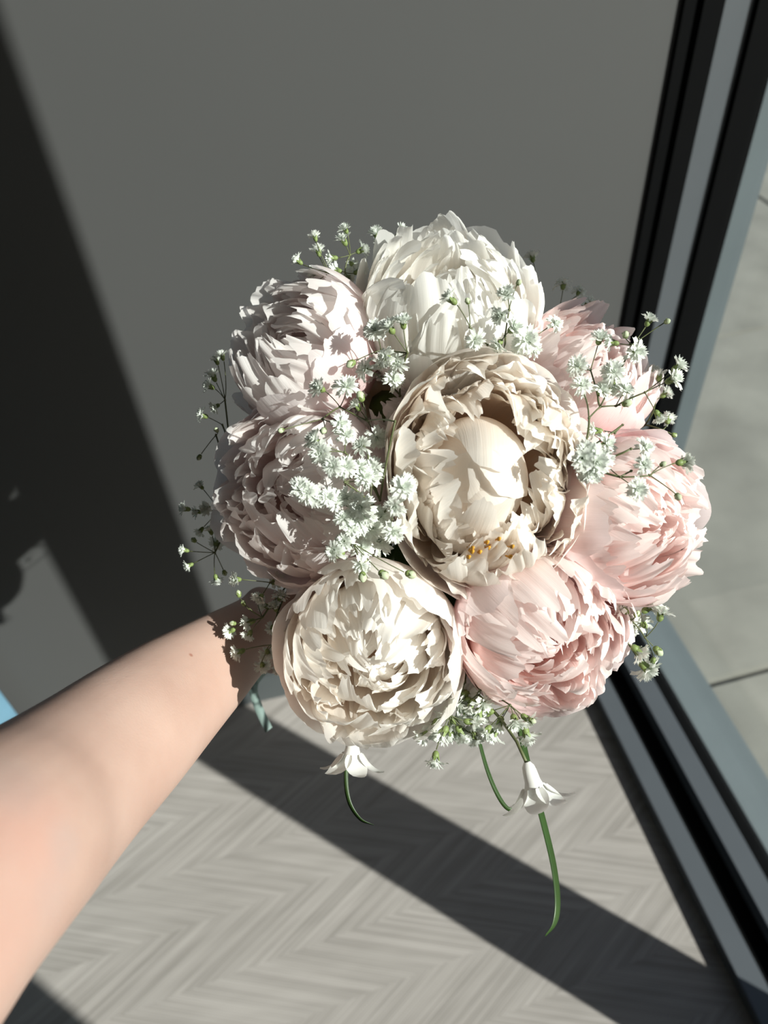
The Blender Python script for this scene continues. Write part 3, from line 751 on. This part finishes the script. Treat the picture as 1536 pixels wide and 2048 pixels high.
me2 = bpy.data.meshes.new_from_object(arm.evaluated_get(dg))
arm.modifiers.clear(); arm.data = me2
me2.polygons.foreach_set('use_smooth', [True] * len(me2.polygons))
def on_skin(px, py):
    h_ = arm.ray_cast(Vector((0, 0, CAM_H)), ray(px, py))
    return h_[1] if h_[0] else at(px, py, .36)
MOLE = on_skin(382, 1310)
SP = [on_skin(*p) for p in ((62, 1640), (40, 1800), (130, 1690), (12, 1560), (105, 1790))]
me2.materials.clear(); me2.materials.append(skin_mat())
tag(arm, 'bare forearm reaching in from the lower left with its hand round the bouquet stems', 'person')

# ------------------------------------------------------------------ ribbon round the stems
M_rib = thin_mat('ribbon_teal', (.33, .43, .40), .35, .35)
root = empty('ribbon', BIND)
tag(root, 'pale teal ribbon tied round the bouquet stems, one tail hanging below the wrist', 'ribbon')
V, F = tube([hand_axis * s for s in (-.062, -.06, -.03, 0, .03, .046, .048)], [HR * .9, HR, HR, HR, HR, HR, HR * .9], 20); mesh_obj('stem_wrap', V, F, M_rib, root)
def strip(pts, wd):
    P = spline(pts, 6); V, F = [], []
    for i, p in enumerate(P):
        t = (P[min(i + 1, len(P) - 1)] - P[max(i - 1, 0)]).normalized(); sd = t.cross(c_fwd).normalized()
        sd = (sd * math.cos(.3 + i * .012) + c_fwd * math.sin(.3 + i * .012))
        nn = t.cross(sd) * .00015
        V += [p - sd * wd - nn, p + sd * wd - nn, p + sd * wd + nn, p - sd * wd + nn]
    for i in range(len(P) - 1):
        for k in range(4): F.append((i * 4 + k, i * 4 + (k + 1) % 4, i * 4 + 4 + (k + 1) % 4, i * 4 + 4 + k))
    F += [(3, 2, 1, 0), tuple((len(P) - 1) * 4 + k for k in range(4))]
    return V, F
tail = [BIND - hand_axis * .05, at(580, 1290, .63), at(520, 1350, .63), at(507, 1378, .62), at(516, 1412, .615), at(528, 1440, .612), at(538, 1460, .61)]
V, F = strip([p - BIND for p in tail], .0034); mesh_obj('ribbon_tail', V, F, M_rib, root)
# cut stem ends below the hand
root = empty('stem_bundle', BIND - hand_axis * .06)
rg = random.Random(3)
for i in range(9):
    a = 6.283 * i / 8; r = 0 if i == 8 else HR * .68
    a_ = hand_axis.orthogonal().normalized(); b_ = hand_axis.cross(a_)
    c = (a_ * math.cos(a) + b_ * math.sin(a)) * r
    V, F = tube([c + hand_axis * .05, c, c - hand_axis * rg.uniform(.008, .02)], .0035, 8); mesh_obj('stem_end', V, F, M_green, root)
tag(root, 'cut green stem ends of the bouquet below the gripping hand', 'stems')

# ------------------------------------------------------------------ pale blue curtain on the wall
M_blue = plain('blue_cloth', (.115, .235, .325), .8, noise=.06, nscale=25, bump=.2)
NX, NZ = 61, 13
V, F = [], []
for side_ in (0, 1):
    for j in range(NZ):
        z = .02 + 2.38 * j / (NZ - 1)
        for i in range(NX):
            t = i / (NX - 1)
            V.append((-.575 - .50 * t + .004 * math.sin(z * 3 + t * 9), WY - .050 + .022 * math.sin(t * 44 + 1.9 + .25 * math.sin(z * 2)) + (.002 if side_ else 0), z))
n0 = NX * NZ
for j in range(NZ - 1):
    for i in range(NX - 1):
        a = j * NX + i
        F.append((a, a + 1, a + NX + 1, a + NX)); F.append((n0 + a, n0 + a + NX, n0 + a + NX + 1, n0 + a + 1))
for j in range(NZ - 1):
    a = j * NX; F.append((a, a + NX, n0 + a + NX, n0 + a)); a += NX - 1; F.append((a, n0 + a, n0 + a + NX, a + NX))
for i in range(NX - 1):
    F.append((i, n0 + i, n0 + i + 1, i + 1)); a = (NZ - 1) * NX + i; F.append((a, a + 1, n0 + a + 1, n0 + a))
cur = empty('curtain', (0, 0, 0))
mesh_obj('curtain_panel', V, F, M_blue, cur)
V, F = tube([(-.55, WY - .048, 2.41), (-1.12, WY - .048, 2.41)], .011, 12); mesh_obj('curtain_rod', V, F, M_alu, cur)
for x_ in (-.56, -1.11):
    V, F = tube([(x_, WY - .048, 2.41), (x_, WY, 2.41)], .006, 8); mesh_obj('rod_bracket', V, F, M_alu, cur)
tag(cur, 'pale blue cloth hanging against the wall at the left edge above the forearm', 'curtain')
